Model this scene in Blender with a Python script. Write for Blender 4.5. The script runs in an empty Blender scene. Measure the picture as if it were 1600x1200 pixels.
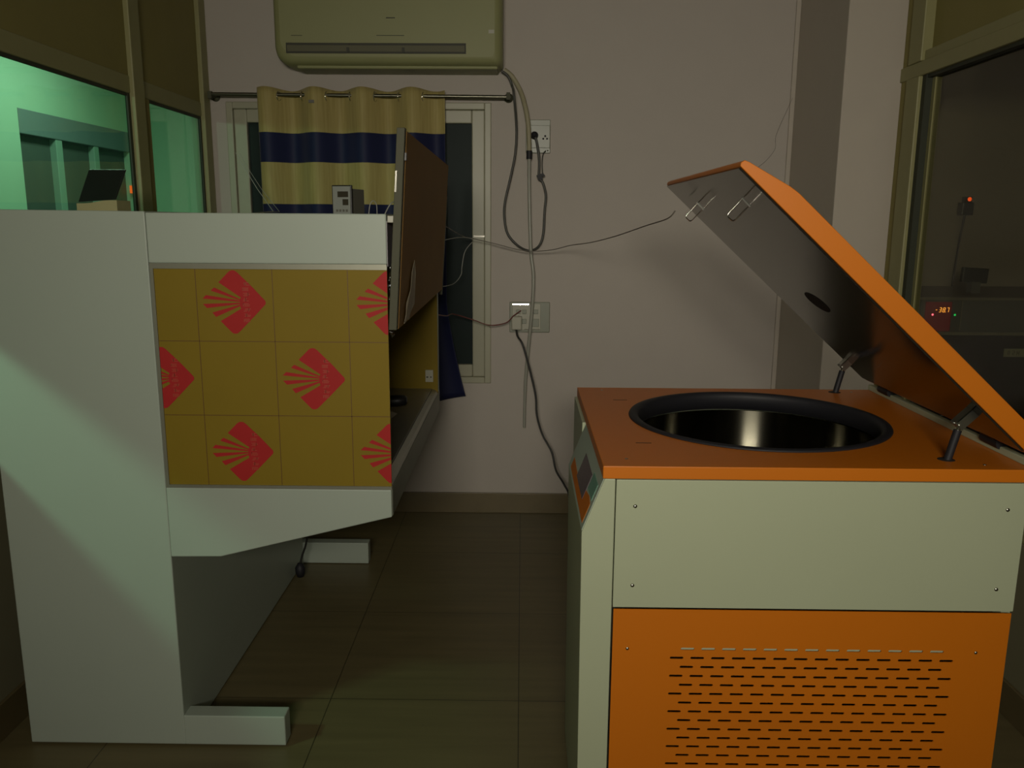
import bpy, bmesh, math, random
from mathutils import Vector, Matrix
random.seed(7)
PI = math.pi
scene = bpy.context.scene
COL = scene.collection

# ------------------------------------------------------------------ camera
cam_d = bpy.data.cameras.new('camera')
cam = bpy.data.objects.new('camera', cam_d); COL.objects.link(cam)
cam_d.sensor_fit = 'HORIZONTAL'; cam_d.sensor_width = 36.0
cam_d.lens = 36.0 * 1294.3 / 1600.0
cam_d.clip_start = 0.02; cam_d.clip_end = 60
_p, _y, _r = 0.19326801, -0.01139114, 0.0062416
def cam_axes(p, y, r):
    f = Vector((math.sin(y)*math.cos(p), math.cos(y)*math.cos(p), -math.sin(p)))
    rt = Vector((math.cos(y), -math.sin(y), 0)); up = rt.cross(f)
    return rt*math.cos(r) + up*math.sin(r), -rt*math.sin(r) + up*math.cos(r), f
_R, _U, _F = cam_axes(_p, _y, _r)
m = Matrix(((_R.x, _U.x, -_F.x, 0), (_R.y, _U.y, -_F.y, 0), (_R.z, _U.z, -_F.z, 1.5), (0, 0, 0, 1)))
cam.matrix_world = m
scene.camera = cam

# ------------------------------------------------------------------ world, exposure
w = bpy.data.worlds.new('world'); scene.world = w; w.use_nodes = True
w.node_tree.nodes['Background'].inputs['Color'].default_value = (0.02, 0.035, 0.04, 1)
w.node_tree.nodes['Background'].inputs['Strength'].default_value = 0.15
scene.view_settings.view_transform = 'Standard'
scene.view_settings.look = 'None'
scene.view_settings.exposure = 0.0
scene.view_settings.gamma = 1.0
scene.view_settings.use_curve_mapping = False

# ------------------------------------------------------------------ lights
def area(name, loc, target, sx, sy, power, col, spread=None):
    l = bpy.data.lights.new(name, 'AREA'); l.shape = 'RECTANGLE'; l.size = sx; l.size_y = sy
    l.energy = power; l.color = col
    if spread: l.spread = spread
    o = bpy.data.objects.new(name, l); COL.objects.link(o)
    o.location = loc
    d = Vector(target) - Vector(loc)
    o.rotation_euler = d.to_track_quat('-Z', 'Y').to_euler()
    return o
# tube lamp high on the wall behind the camera, the room's own light
area('rear_wall_lamp_light', (-0.15, -1.50, 2.00), (0.32, 3.0, 1.42), 0.9, 0.35, 18.5, (1.0, 0.93, 0.78), math.radians(92))
# tube lamp in the green room beyond the left partition
area('left_room_lamp_light', (-2.42, 0.95, 2.04), (-1.0, 2.2, 0.6), 0.25, 0.09, 15, (0.78, 1.0, 0.86))
area('left_room_ceiling_light', (-2.5, 5.2, 2.75), (-2.5, 5.2, 0), 0.3, 1.2, 19, (0.80, 1.0, 0.86))
# weak fill added to the dark room beyond the right partition
area('right_room_fill_light', (2.6, 1.2, 2.6), (2.2, 4.15, 1.4), 0.5, 0.3, 1.6, (1.0, 0.85, 0.6))

# ------------------------------------------------------------------ materials
def mat(name, col, rough=0.5, metal=0.0, spec=0.5, noise=0.0, nscale=30, bump=0.0, emit=None, estr=0, bscale=None, col2=None):
    mt = bpy.data.materials.new(name); mt.use_nodes = True
    nt = mt.node_tree; b = nt.nodes['Principled BSDF']
    b.inputs['Base Color'].default_value = (*col, 1)
    b.inputs['Roughness'].default_value = rough
    b.inputs['Metallic'].default_value = metal
    b.inputs['Specular IOR Level'].default_value = spec
    if emit:
        b.inputs['Emission Color'].default_value = (*emit, 1); b.inputs['Emission Strength'].default_value = estr
    tc = nt.nodes.new('ShaderNodeTexCoord')
    if noise > 0 or col2:
        n = nt.nodes.new('ShaderNodeTexNoise'); n.inputs['Scale'].default_value = nscale
        n.inputs['Detail'].default_value = 4
        nt.links.new(tc.outputs['Object'], n.inputs['Vector'])
        mx = nt.nodes.new('ShaderNodeMix'); mx.data_type = 'RGBA'
        a = tuple(max(0, c*(1-noise)) for c in col); d = col2 if col2 else tuple(min(1, c*(1+noise)) for c in col)
        mx.inputs[6].default_value = (*a, 1); mx.inputs[7].default_value = (*d, 1)
        nt.links.new(n.outputs['Fac'], mx.inputs[0]); nt.links.new(mx.outputs[2], b.inputs['Base Color'])
    if bump > 0:
        n2 = nt.nodes.new('ShaderNodeTexNoise'); n2.inputs['Scale'].default_value = bscale or nscale*4
        nt.links.new(tc.outputs['Object'], n2.inputs['Vector'])
        bp = nt.nodes.new('ShaderNodeBump'); bp.inputs['Strength'].default_value = bump
        bp.inputs['Distance'].default_value = 0.01
        nt.links.new(n2.outputs['Fac'], bp.inputs['Height']); nt.links.new(bp.outputs['Normal'], b.inputs['Normal'])
    return mt

def glass_mat(name, tint, gloss=0.08, rough=0.02):
    mt = bpy.data.materials.new(name); mt.use_nodes = True
    nt = mt.node_tree; nt.nodes.clear()
    out = nt.nodes.new('ShaderNodeOutputMaterial')
    tr = nt.nodes.new('ShaderNodeBsdfTransparent'); tr.inputs['Color'].default_value = (*tint, 1)
    gl = nt.nodes.new('ShaderNodeBsdfGlossy'); gl.inputs['Roughness'].default_value = rough
    lw = nt.nodes.new('ShaderNodeLayerWeight'); lw.inputs['Blend'].default_value = 0.5
    pw = nt.nodes.new('ShaderNodeMath'); pw.operation = 'POWER'; pw.inputs[1].default_value = 5.0
    nt.links.new(lw.outputs['Facing'], pw.inputs[0])
    mul = nt.nodes.new('ShaderNodeMath'); mul.operation = 'MULTIPLY_ADD'; mul.inputs[1].default_value = 0.9; mul.inputs[2].default_value = gloss
    nt.links.new(pw.outputs[0], mul.inputs[0])
    mx = nt.nodes.new('ShaderNodeMixShader')
    nt.links.new(mul.outputs[0], mx.inputs[0]); nt.links.new(tr.outputs[0], mx.inputs[1]); nt.links.new(gl.outputs[0], mx.inputs[2])
    nt.links.new(mx.outputs[0], out.inputs['Surface'])
    return mt

M = {}
M['wall'] = mat('wall_paint', (0.49, 0.445, 0.40), 0.75, noise=0.03, nscale=8, bump=0.04, bscale=180)
M['pier'] = mat('pier_paint', (0.50, 0.45, 0.385), 0.7, noise=0.03, nscale=8, bump=0.04, bscale=180)
M['ceil'] = mat('ceiling_paint', (0.45, 0.43, 0.38), 0.9)
M['greenwall'] = mat('green_room_paint', (0.42, 0.60, 0.45), 0.8, noise=0.04, nscale=5)
M['darkwall'] = mat('dark_room_paint', (0.30, 0.27, 0.20), 0.85, noise=0.05, nscale=5)
M['skirt'] = mat('skirting_tile', (0.135, 0.105, 0.048), 0.35, noise=0.15, nscale=12)
M['cab'] = mat('cabinet_powder_coat', (0.38, 0.435, 0.37), 0.45, noise=0.02, nscale=5, bump=0.02, bscale=400)
M['cabin'] = mat('cabinet_front_face', (0.34, 0.31, 0.33), 0.5, noise=0.04)
M['film'] = mat('yellow_protective_film', (0.225, 0.155, 0.010), 0.6, spec=0.25, noise=0.06, nscale=6)
M['red'] = mat('red_print', (0.40, 0.022, 0.022), 0.55, spec=0.2, noise=0.06, nscale=30)
M['redtxt'] = mat('faded_red_print', (0.40, 0.065, 0.035), 0.45)
M['line'] = mat('brown_print_line', (0.12, 0.055, 0.008), 0.5)
M['alu'] = mat('aluminium_trim', (0.28, 0.28, 0.22), 0.4, metal=0.5, noise=0.05, nscale=40)
M['sashframe'] = mat('sash_frame_metal', (0.085, 0.085, 0.055), 0.6, metal=0.0, spec=0.2)
M['railface'] = mat('rail_facing_metal', (0.20, 0.21, 0.16), 0.45, metal=0.2, noise=0.1, nscale=9)
M['flap'] = mat('louver_flap_plastic', (0.12, 0.115, 0.065), 0.6)
M['lowboard'] = mat('low_partition_board', (0.21, 0.195, 0.115), 0.7, noise=0.08, nscale=6)
M['kraft'] = mat('brown_protective_film', (0.27, 0.150, 0.040), 0.65, spec=0.15, noise=0.12, nscale=4)
M['torn'] = mat('torn_film_flap', (0.36, 0.31, 0.22), 0.6, noise=0.2, nscale=40)
M['steel'] = mat('brushed_steel', (0.36, 0.36, 0.32), 0.38, metal=0.75, noise=0.08, nscale=20)
M['bowlsteel'] = mat('bowl_stainless', (0.20, 0.19, 0.145), 0.20, metal=1.0, noise=0.08, nscale=14)
M['chrome'] = mat('chrome', (0.80, 0.78, 0.70), 0.12, metal=1.0, noise=0.03)
M['dullchrome'] = mat('dull_chrome', (0.42, 0.42, 0.38), 0.3, metal=1.0, noise=0.05)
M['black'] = mat('black_plastic', (0.012, 0.012, 0.013), 0.4, noise=0.1)
M['rubber'] = mat('black_rubber', (0.012, 0.012, 0.016), 0.6, noise=0.1)
M['orange'] = mat('orange_powder_coat', (0.60, 0.165, 0.004), 0.42, noise=0.025, nscale=6, bump=0.03, bscale=500)
M['cream'] = mat('cream_powder_coat', (0.43, 0.475, 0.325), 0.45, noise=0.02, nscale=6, bump=0.02, bscale=500)
M['console'] = mat('console_face', (0.42, 0.50, 0.42), 0.4, noise=0.04)
M['teal'] = mat('keypad_teal', (0.16, 0.34, 0.26), 0.4, noise=0.05)
M['lcd'] = mat('display_window', (0.13, 0.10, 0.12), 0.2, noise=0.05)
M['liner'] = mat('lid_liner', (0.13, 0.125, 0.105), 0.12, metal=0.9, noise=0.12, nscale=5)
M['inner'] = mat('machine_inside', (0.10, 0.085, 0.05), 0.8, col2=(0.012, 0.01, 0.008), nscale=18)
M['frame'] = mat('partition_frame', (0.30, 0.285, 0.13), 0.5, noise=0.05, nscale=20)
M['board'] = mat('partition_board', (0.27, 0.235, 0.075), 0.7, noise=0.08, nscale=6)
M['seal'] = mat('dark_glazing_seal', (0.03, 0.035, 0.02), 0.6)
M['upvc'] = mat('window_frame_plastic', (0.39, 0.38, 0.28), 0.4, noise=0.03)
M['acbody'] = mat('air_conditioner_plastic', (0.285, 0.29, 0.135), 0.5, noise=0.04, nscale=4)
M['acdark'] = mat('louver_dark', (0.045, 0.045, 0.03), 0.6)
M['curtainrod'] = mat('rod_steel', (0.20, 0.195, 0.15), 0.38, metal=1.0, noise=0.05)
M['plate'] = mat('switch_plate', (0.27, 0.285, 0.225), 0.35, noise=0.04)
M['plug'] = mat('white_plug', (0.42, 0.41, 0.33), 0.35)
M['cable'] = mat('black_cable', (0.022, 0.022, 0.020), 0.45)
M['greycable'] = mat('grey_cable', (0.07, 0.07, 0.062), 0.45)
M['drain'] = mat('drain_pipe', (0.34, 0.31, 0.20), 0.5, noise=0.06)
M['clear'] = mat('pale_tube', (0.34, 0.34, 0.29), 0.3, noise=0.05)
M['redwire'] = mat('red_wire', (0.16, 0.035, 0.03), 0.5)
M['twist'] = mat('thin_grey_wire', (0.16, 0.145, 0.12), 0.5)
M['white'] = mat('white_wire', (0.42, 0.42, 0.38), 0.5)
M['device'] = mat('controller_face', (0.30, 0.32, 0.29), 0.45, noise=0.04)
M['devside'] = mat('controller_side', (0.14, 0.135, 0.11), 0.5)
M['devwin'] = mat('controller_window', (0.05, 0.045, 0.03), 0.2)
M['cream2'] = mat('cream_plastic', (0.40, 0.38, 0.19), 0.5, noise=0.05)
M['darkscr'] = mat('dark_screen', (0.015, 0.022, 0.018), 0.3, noise=0.1)
M['lintel'] = mat('green_room_frame', (0.17, 0.215, 0.225), 0.7, noise=0.05)
M['mull'] = mat('green_room_mullion', (0.28, 0.40, 0.33), 0.7)
M['gpane'] = mat('green_room_pane', (0.085, 0.10, 0.09), 0.7, noise=0.15, nscale=3)
M['freezer'] = mat('freezer_panel', (0.10, 0.105, 0.085), 0.5, noise=0.1, nscale=8)
M['fztop'] = mat('freezer_top', (0.10, 0.075, 0.05), 0.5)
M['fztrim'] = mat('freezer_trim', (0.22, 0.21, 0.14), 0.4)
M['fzblack'] = mat('freezer_door_black', (0.006, 0.006, 0.006), 0.3)
M['readout'] = mat('readout_window', (0.03, 0.004, 0.005), 0.25, emit=(1.0, 0.02, 0.04), estr=0.045)  # weak red emission put in for the halo around the digits
M['digit'] = mat('readout_digits', (0.9, 0.2, 0.05), 0.5, emit=(1.0, 0.42, 0.05), estr=2.2)
M['redled'] = mat('red_led', (0.9, 0.1, 0.1), 0.5, emit=(1.0, 0.10, 0.16), estr=5)
M['redled2'] = mat('orange_led', (0.9, 0.1, 0.02), 0.5, emit=(1.0, 0.10, 0.01), estr=1.1)
M['grnled'] = mat('green_led', (0.1, 0.9, 0.2), 0.5, emit=(0.02, 1.0, 0.18), estr=0.9)
M['label'] = mat('small_label', (0.30, 0.30, 0.18), 0.5)
M['labtxt'] = mat('label_ink', (0.02, 0.02, 0.02), 0.5)
M['glassg'] = glass_mat('green_tinted_glass', (0.74, 0.93, 0.80), 0.05)
M['glassd'] = glass_mat('dark_room_glass', (0.75, 0.75, 0.68), 0.04)
M['glassn'] = mat('night_window_glass', (0.012, 0.022, 0.020), 0.5, spec=0.15, noise=0.2, nscale=3)
M['plasticfilm'] = glass_mat('clear_plastic_film', (0.60, 0.55, 0.48), 0.35, 0.12)
M['tissue'] = mat('pale_tissue', (0.30, 0.27, 0.20), 0.8, noise=0.1)
M['lampbody'] = mat('lamp_housing', (0.6, 0.6, 0.58), 0.5)
M['tube'] = mat('lamp_tube', (0.9, 0.9, 0.9), 0.5, emit=(1.0, 0.88, 0.72), estr=2.0)
M['holeshade'] = mat('slot_dark', (0.02, 0.012, 0.008), 0.8)  # shade inside the slots and lid port, put into a dark colour

def brushed(mt, aniso, rot):
    nt = mt.node_tree; b = nt.nodes['Principled BSDF']
    tg = nt.nodes.new('ShaderNodeTangent'); tg.direction_type = 'RADIAL'; tg.axis = 'Z'
    nt.links.new(tg.outputs[0], b.inputs['Tangent'])
    b.inputs['Anisotropic'].default_value = aniso; b.inputs['Anisotropic Rotation'].default_value = rot
brushed(M['bowlsteel'], 0.93, 0.25)

# floor: large vitrified tiles with thin joints
def floor_mat():
    mt = bpy.data.materials.new('floor_tiles'); mt.use_nodes = True
    nt = mt.node_tree; b = nt.nodes['Principled BSDF']
    tc = nt.nodes.new('ShaderNodeTexCoord')
    br = nt.nodes.new('ShaderNodeTexBrick'); br.offset = 0.0; br.squash = 1.0
    br.inputs['Scale'].default_value = 1.0; br.inputs['Brick Width'].default_value = 0.6; br.inputs['Row Height'].default_value = 0.6
    br.inputs['Mortar Size'].default_value = 0.0018; br.inputs['Mortar Smooth'].default_value = 0.3
    br.inputs['Color1'].default_value = (0.155, 0.128, 0.060, 1); br.inputs['Color2'].default_value = (0.145, 0.120, 0.057, 1)
    br.inputs['Mortar'].default_value = (0.05, 0.042, 0.022, 1)
    nt.links.new(tc.outputs['Object'], br.inputs['Vector'])
    mp = nt.nodes.new('ShaderNodeMapping'); mp.inputs['Scale'].default_value = (2.2, 26, 1)
    nt.links.new(tc.outputs['Object'], mp.inputs['Vector'])
    n = nt.nodes.new('ShaderNodeTexNoise'); n.inputs['Scale'].default_value = 1.0; n.inputs['Detail'].default_value = 5
    nt.links.new(mp.outputs[0], n.inputs['Vector'])
    rp = nt.nodes.new('ShaderNodeMapRange'); rp.inputs['To Min'].default_value = 0.72; rp.inputs['To Max'].default_value = 1.28
    nt.links.new(n.outputs['Fac'], rp.inputs['Value'])
    mx = nt.nodes.new('ShaderNodeMix'); mx.data_type = 'RGBA'; mx.blend_type = 'MULTIPLY'; mx.inputs[0].default_value = 1
    nt.links.new(br.outputs['Color'], mx.inputs[6]); nt.links.new(rp.outputs[0], mx.inputs[7])
    nt.links.new(mx.outputs[2], b.inputs['Base Color'])
    b.inputs['Roughness'].default_value = 0.38
    b.inputs['Specular IOR Level'].default_value = 0.35
    return mt
M['floor'] = floor_mat()

# curtain fabric: beige sheen with navy bands set by height
def curtain_mat():
    mt = bpy.data.materials.new('striped_curtain_fabric'); mt.use_nodes = True
    nt = mt.node_tree; b = nt.nodes['Principled BSDF']
    tc = nt.nodes.new('ShaderNodeTexCoord'); sp = nt.nodes.new('ShaderNodeSeparateXYZ')
    nt.links.new(tc.outputs['Object'], sp.inputs[0])
    def band(lo, hi):
        a = nt.nodes.new('ShaderNodeMath'); a.operation = 'GREATER_THAN'; a.inputs[1].default_value = lo
        c = nt.nodes.new('ShaderNodeMath'); c.operation = 'LESS_THAN'; c.inputs[1].default_value = hi
        d = nt.nodes.new('ShaderNodeMath'); d.operation = 'MULTIPLY'
        nt.links.new(sp.outputs['Z'], a.inputs[0]); nt.links.new(sp.outputs['Z'], c.inputs[0])
        nt.links.new(a.outputs[0], d.inputs[0]); nt.links.new(c.outputs[0], d.inputs[1]); return d
    b1 = band(1.772, 1.909); b2 = band(-1.0, 1.578)
    mxm = nt.nodes.new('ShaderNodeMath'); mxm.operation = 'MAXIMUM'
    nt.links.new(b1.outputs[0], mxm.inputs[0]); nt.links.new(b2.outputs[0], mxm.inputs[1])
    mp = nt.nodes.new('ShaderNodeMapping'); mp.inputs['Scale'].default_value = (60, 60, 3)
    nt.links.new(tc.outputs['Object'], mp.inputs['Vector'])
    n = nt.nodes.new('ShaderNodeTexNoise'); n.inputs['Scale'].default_value = 1.5
    nt.links.new(mp.outputs[0], n.inputs['Vector'])
    be = nt.nodes.new('ShaderNodeMix'); be.data_type = 'RGBA'
    be.inputs[6].default_value = (0.30, 0.235, 0.075, 1); be.inputs[7].default_value = (0.50, 0.42, 0.17, 1)
    nt.links.new(n.outputs['Fac'], be.inputs[0])
    mx = nt.nodes.new('ShaderNodeMix'); mx.data_type = 'RGBA'
    mx.inputs[7].default_value = (0.010, 0.013, 0.055, 1)
    nt.links.new(mxm.outputs[0], mx.inputs[0]); nt.links.new(be.outputs[2], mx.inputs[6])
    nt.links.new(mx.outputs[2], b.inputs['Base Color'])
    b.inputs['Roughness'].default_value = 0.6; b.inputs['Specular IOR Level'].default_value = 0.25; b.inputs['Sheen Weight'].default_value = 0.15
    return mt
M['curtain'] = curtain_mat()

# ------------------------------------------------------------------ mesh helpers
class MB:
    def __init__(self): self.v = []; self.f = []; self.mi = []; self.sm = []
    def add(self, vs, fs, mi=0, smooth=False):
        o = len(self.v); self.v += [tuple(v) for v in vs]
        for f in fs: self.f.append(tuple(i+o for i in f)); self.mi.append(mi); self.sm.append(smooth)
        return self
    def box(self, a, b, mi=0):
        x0, x1 = sorted((a[0], b[0])); y0, y1 = sorted((a[1], b[1])); z0, z1 = sorted((a[2], b[2]))
        vs = [(x0,y0,z0),(x1,y0,z0),(x1,y1,z0),(x0,y1,z0),(x0,y0,z1),(x1,y0,z1),(x1,y1,z1),(x0,y1,z1)]
        return self.add(vs, [(0,3,2,1),(4,5,6,7),(0,1,5,4),(1,2,6,5),(2,3,7,6),(3,0,4,7)], mi)
    def obox(self, c, ax, ay, az, hx, hy, hz, mi=0):
        c = Vector(c); ax = Vector(ax).normalized()*hx; ay = Vector(ay).normalized()*hy; az = Vector(az).normalized()*hz
        vs = [c+sx*ax+sy*ay+sz*az for sz in (-1,1) for sx, sy in ((-1,-1),(1,-1),(1,1),(-1,1))]
        return self.add(vs, [(0,3,2,1),(4,5,6,7),(0,1,5,4),(1,2,6,5),(2,3,7,6),(3,0,4,7)], mi)
    def prism(self, poly, axis, a, b, mi=0):
        """poly of 2-D points extruded along an axis: 'y' -> (x,z), 'x' -> (y,z), 'z' -> (x,y)"""
        def P(p, t): return {'y': (p[0], t, p[1]), 'x': (t, p[0], p[1]), 'z': (p[0], p[1], t)}[axis]
        n = len(poly); vs = [P(p, a) for p in poly] + [P(p, b) for p in poly]
        fs = [tuple(range(n)), tuple(range(2*n-1, n-1, -1))] + [(i, n+i, n+(i+1) % n, (i+1) % n) for i in range(n)]
        return self.add(vs, fs, mi)
    def tube(self, pts, r, n=8, mi=0, cap=True, closed=False):
        pts = [Vector(p) for p in pts]; N = len(pts); vs = []; fs = []
        prev = None
        for i, p in enumerate(pts):
            if closed: t = pts[(i+1) % N] - pts[i-1]
            else: t = pts[min(i+1, N-1)] - pts[max(i-1, 0)]
            t.normalize()
            if prev is None:
                u = t.cross(Vector((0,0,1)))
                if u.length < 1e-3: u = t.cross(Vector((0,1,0)))
            else: u = prev - t*prev.dot(t)
            u.normalize(); prev = u; v = t.cross(u)
            rr = r[i] if isinstance(r, (list, tuple)) else r
            for k in range(n):
                a = 2*PI*k/n; vs.append(p + u*math.cos(a)*rr + v*math.sin(a)*rr)
        for i in range(N if closed else N-1):
            j = (i+1) % N
            for k in range(n): fs.append((i*n+k, i*n+(k+1) % n, j*n+(k+1) % n, j*n+k))
        self.add(vs, fs, mi, True)
        if cap and not closed:
            self.add(vs[:n], [tuple(range(n-1, -1, -1))], mi); self.add(vs[-n:], [tuple(range(n))], mi)
        return self
    def lathe(self, prof, c, n=48, mi=0, smooth=True, closed=False, ax='z'):
        vs = []; fs = []; m_ = len(prof)
        for k in range(n):
            a = 2*PI*k/n
            for r, z in prof:
                q = (r*math.cos(a), r*math.sin(a), z)
                if ax == 'y': q = (q[0], q[2], q[1])
                if ax == 'x': q = (q[2], q[0], q[1])
                vs.append((c[0]+q[0], c[1]+q[1], c[2]+q[2]))
        for k in range(n):
            k2 = (k+1) % n
            for i in range(m_ if closed else m_-1):
                j = (i+1) % m_
                fs.append((k*m_+i, k2*m_+i, k2*m_+j, k*m_+j))
        return self.add(vs, fs, mi, smooth)
    def build(self, name, mats, parent=None, bevel=0, shift=None, solid=0):
        if not isinstance(mats, (list, tuple)): mats = [mats]
        me = bpy.data.meshes.new(name)
        vs = self.v if shift is None else [(a-shift[0], b-shift[1], c-shift[2]) for a, b, c in self.v]
        me.from_pydata(vs, [], self.f)
        for mt in mats: me.materials.append(mt)
        for p, i, s in zip(me.polygons, self.mi, self.sm): p.material_index = i; p.use_smooth = s
        bm = bmesh.new(); bm.from_mesh(me)
        if not solid: bmesh.ops.recalc_face_normals(bm, faces=bm.faces)
        bm.to_mesh(me); bm.free(); me.update()
        o = bpy.data.objects.new(name, me); COL.objects.link(o)
        if parent: o.parent = parent
        if bevel:
            bv = o.modifiers.new('bevel', 'BEVEL'); bv.width = bevel; bv.segments = 2; bv.limit_method = 'ANGLE'
            bv.angle_limit = math.radians(40)
        if solid:
            so = o.modifiers.new('solid', 'SOLIDIFY'); so.thickness = solid; so.offset = 0
        return o

def part(mb, name, mats, root, bevel=0, label=None, solid=0):
    """a part: geometry given in world space, stored relative to its (unrotated) root"""
    sh = tuple(root_loc(root))
    o = mb.build(name, mats, root, bevel, sh, solid)
    if label: o['label'] = label
    return o
def root_loc(o):
    l = Vector((0,0,0))
    while o is not None: l = l + Vector(o.location); o = o.parent
    return l
def thing(name, label, cat, loc=(0,0,0), group=None):
    o = bpy.data.objects.new(name, None); COL.objects.link(o); o.location = loc
    o.empty_display_size = 0.1
    o['label'] = label; o['category'] = cat
    if group: o['group'] = group
    return o
def tag(o, label, cat, group=None):
    o['label'] = label; o['category'] = cat
    if group: o['group'] = group
    return o
def struct(o, label=None):
    o['kind'] = 'structure'
    if label: o['label'] = label
    return o
def sroot(name):
    o = bpy.data.objects.new(name, None); COL.objects.link(o); o['kind'] = 'structure'; return o
def smooth_path(pts, k=6):
    """Catmull-Rom through 3-D points"""
    P = [Vector(p) for p in pts]; out = []
    for i in range(len(P)-1):
        p0 = P[max(i-1, 0)]; p1 = P[i]; p2 = P[i+1]; p3 = P[min(i+2, len(P)-1)]
        for s in range(k):
            t = s/k
            out.append(0.5*((2*p1) + (p2-p0)*t + (2*p0-5*p1+4*p2-p3)*t*t + (3*p1-p0-3*p2+p3)*t**3))
    out.append(P[-1]); return out

# ================================================================== SETTING
WY = 4.15; LX = -1.52; RX = 1.52; CZ = 2.9
struct(MB().box((-3.4,-1.9,-0.05), (3.4,7.4,0)).build('floor', M['floor']))
struct(MB().box((-3.4,-1.9,CZ), (3.4,7.4,CZ+0.05)).build('ceiling', M['ceil']))
# back wall with the window opening
wx0, wx1, wz0, wz1 = -1.431, -0.155, 0.692, 2.058
b = MB()
b.box((LX-0.06,WY,0), (wx0,WY+0.15,CZ)); b.box((wx1,WY,0), (3.3,WY+0.15,CZ))
b.box((wx0,WY,0), (wx1,WY+0.15,wz0)); b.box((wx0,WY,wz1), (wx1,WY+0.15,CZ))
struct(b.build('wall_back', M['wall']))
struct(MB().box((LX-0.1,-1.75,0), (RX+0.1,-1.62,CZ)).build('wall_rear', M['wall']))
# pier in the back right corner
struct(MB().box((1.29,3.53,0), (1.56,WY,CZ)).build('wall_pier', M['pier'], bevel=0.004))
# thin conduit bead in the corner between back wall and pier
struct(MB().box((1.268,WY-0.012,0), (1.29,WY,CZ)).build('trim_1', M['pier'], bevel=0.003))
# skirting
struct(MB().box((LX,WY-0.012,0), (1.29,WY,0.108)).build('baseboard_back', M['skirt'], bevel=0.002))
struct(MB().box((LX,-1.62,0), (LX+0.012,WY-0.012,0.11)).build('baseboard_left', M['skirt'], bevel=0.002))
struct(MB().box((RX-0.012,-1.62,0), (RX,3.53,0.11)).build('baseboard_right', M['skirt'], bevel=0.002))
# left wall: solid dado, solid upper part near the camera with a low glazed slot
SL0, SL1 = 0.97, 1.36
b = MB()
b.box((LX-0.10,-1.62,0), (LX,WY,SL0))
b.box((LX-0.10,-1.62,SL0), (LX,0.4,CZ)); b.box((LX-0.10,0.4,SL1), (LX,2.25,CZ)); b.box((LX-0.10,2.13,SL0), (LX,WY,SL1))
struct(b.build('wall_left', M['lowboard']))
# right wall: solid below the glazing
b = MB(); b.box((RX,-1.62,0), (RX+0.10,3.53,0.55)); b.box((RX,-1.62,0.55), (RX+0.10,1.2,CZ))
struct(b.build('wall_right', M['lowboard']))

# left glazed partition
w2 = sroot('window_2')
def bars(xs, rects, name, mtl, root, bevel=0.004):
    for (y0, y1, z0, z1) in rects:
        part(MB().box((xs[0], y0, z0), (xs[1], y1, z1)), name, mtl, root, bevel)
part(MB().box((LX-0.055,2.25,1.31), (LX-0.005,WY,1.36)), 'sill_rail', M['frame'], w2, 0.004)
part(MB().box((LX-0.018,2.25,1.979), (LX-0.003,WY,2.045)), 'transom', M['frame'], w2, 0.004)
for y0, y1 in ((3.345,3.435), (4.07,4.15), (2.25,2.31)):
    part(MB().box((LX-0.012,y0,1.36), (LX+0.014,y1,CZ)), 'post', M['frame'], w2, 0.004)
for y0, y1 in ((3.325,3.345), (4.055,4.07)):
    part(MB().box((LX-0.016,y0,1.36), (LX-0.006,y1,1.979)), 'glazing_seal', M['seal'], w2)
part(MB().box((LX-0.016,3.435,1.36), (LX-0.002,3.51,1.979)), 'side_frame', M['board'], w2, 0.004)
part(MB().box((LX-0.018,2.31,1.968), (LX-0.008,3.325,1.979)), 'glazing_seal', M['seal'], w2)
part(MB().box((LX-0.018,3.51,1.968), (LX-0.008,4.055,1.979)), 'glazing_seal', M['seal'], w2)
part(MB().box((LX-0.016,2.31,1.36), (LX-0.012,3.325,1.968)), 'pane', M['glassg'], w2)
part(MB().box((LX-0.016,3.51,1.36), (LX-0.012,4.055,1.968)), 'pane', M['glassg'], w2)
for y0, y1 in ((2.31,3.345), (3.435,4.07)):
    part(MB().box((LX-0.018,y0,2.045), (LX-0.006,y1,CZ)), 'board_panel', M['board'], w2)
part(MB().box((LX-0.055,0.4,SL0), (LX-0.050,2.13,SL1)), 'pane', M['glassg'], w2)

# right glazed partition
w3 = sroot('window_3')
part(MB().box((RX+0.005,1.2,0.55), (RX+0.06,3.53,0.60)), 'sill_rail', M['frame'], w3, 0.004)
part(MB().box((RX-0.005,1.2,2.058), (RX+0.06,3.53,2.112)), 'transom', M['frame'], w3, 0.004)
part(MB().box((RX+0.005,1.2,2.112), (RX+0.05,3.53,2.150)), 'transom', M['frame'], w3, 0.004)
part(MB().box((RX-0.010,3.352,0.60), (RX+0.06,3.46,2.058)), 'post', M['frame'], w3, 0.004)
part(MB().box((RX-0.010,3.352,2.112), (RX+0.06,3.46,CZ)), 'post', M['frame'], w3, 0.004)
part(MB().box((RX+0.002,3.46,0.0), (RX+0.06,3.53,CZ)), 'wall_channel', M['board'], w3, 0.004)
part(MB().box((RX+0.005,3.322,0.60), (RX+0.055,3.352,2.058)), 'glazing_seal', M['seal'], w3)
part(MB().box((RX+0.030,3.300,0.60), (RX+0.055,3.322,2.058)), 'glazing_bead', M['frame'], w3)
part(MB().box((RX+0.010,1.2,2.046), (RX+0.055,3.322,2.058)), 'glazing_seal', M['seal'], w3)
part(MB().box((RX+0.034,1.2,0.60), (RX+0.039,3.322,2.046)), 'pane', M['glassd'], w3)
part(MB().box((RX+0.030,1.2,2.150), (RX+0.045,3.352,CZ)), 'board_panel', M['board'], w3)

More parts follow.
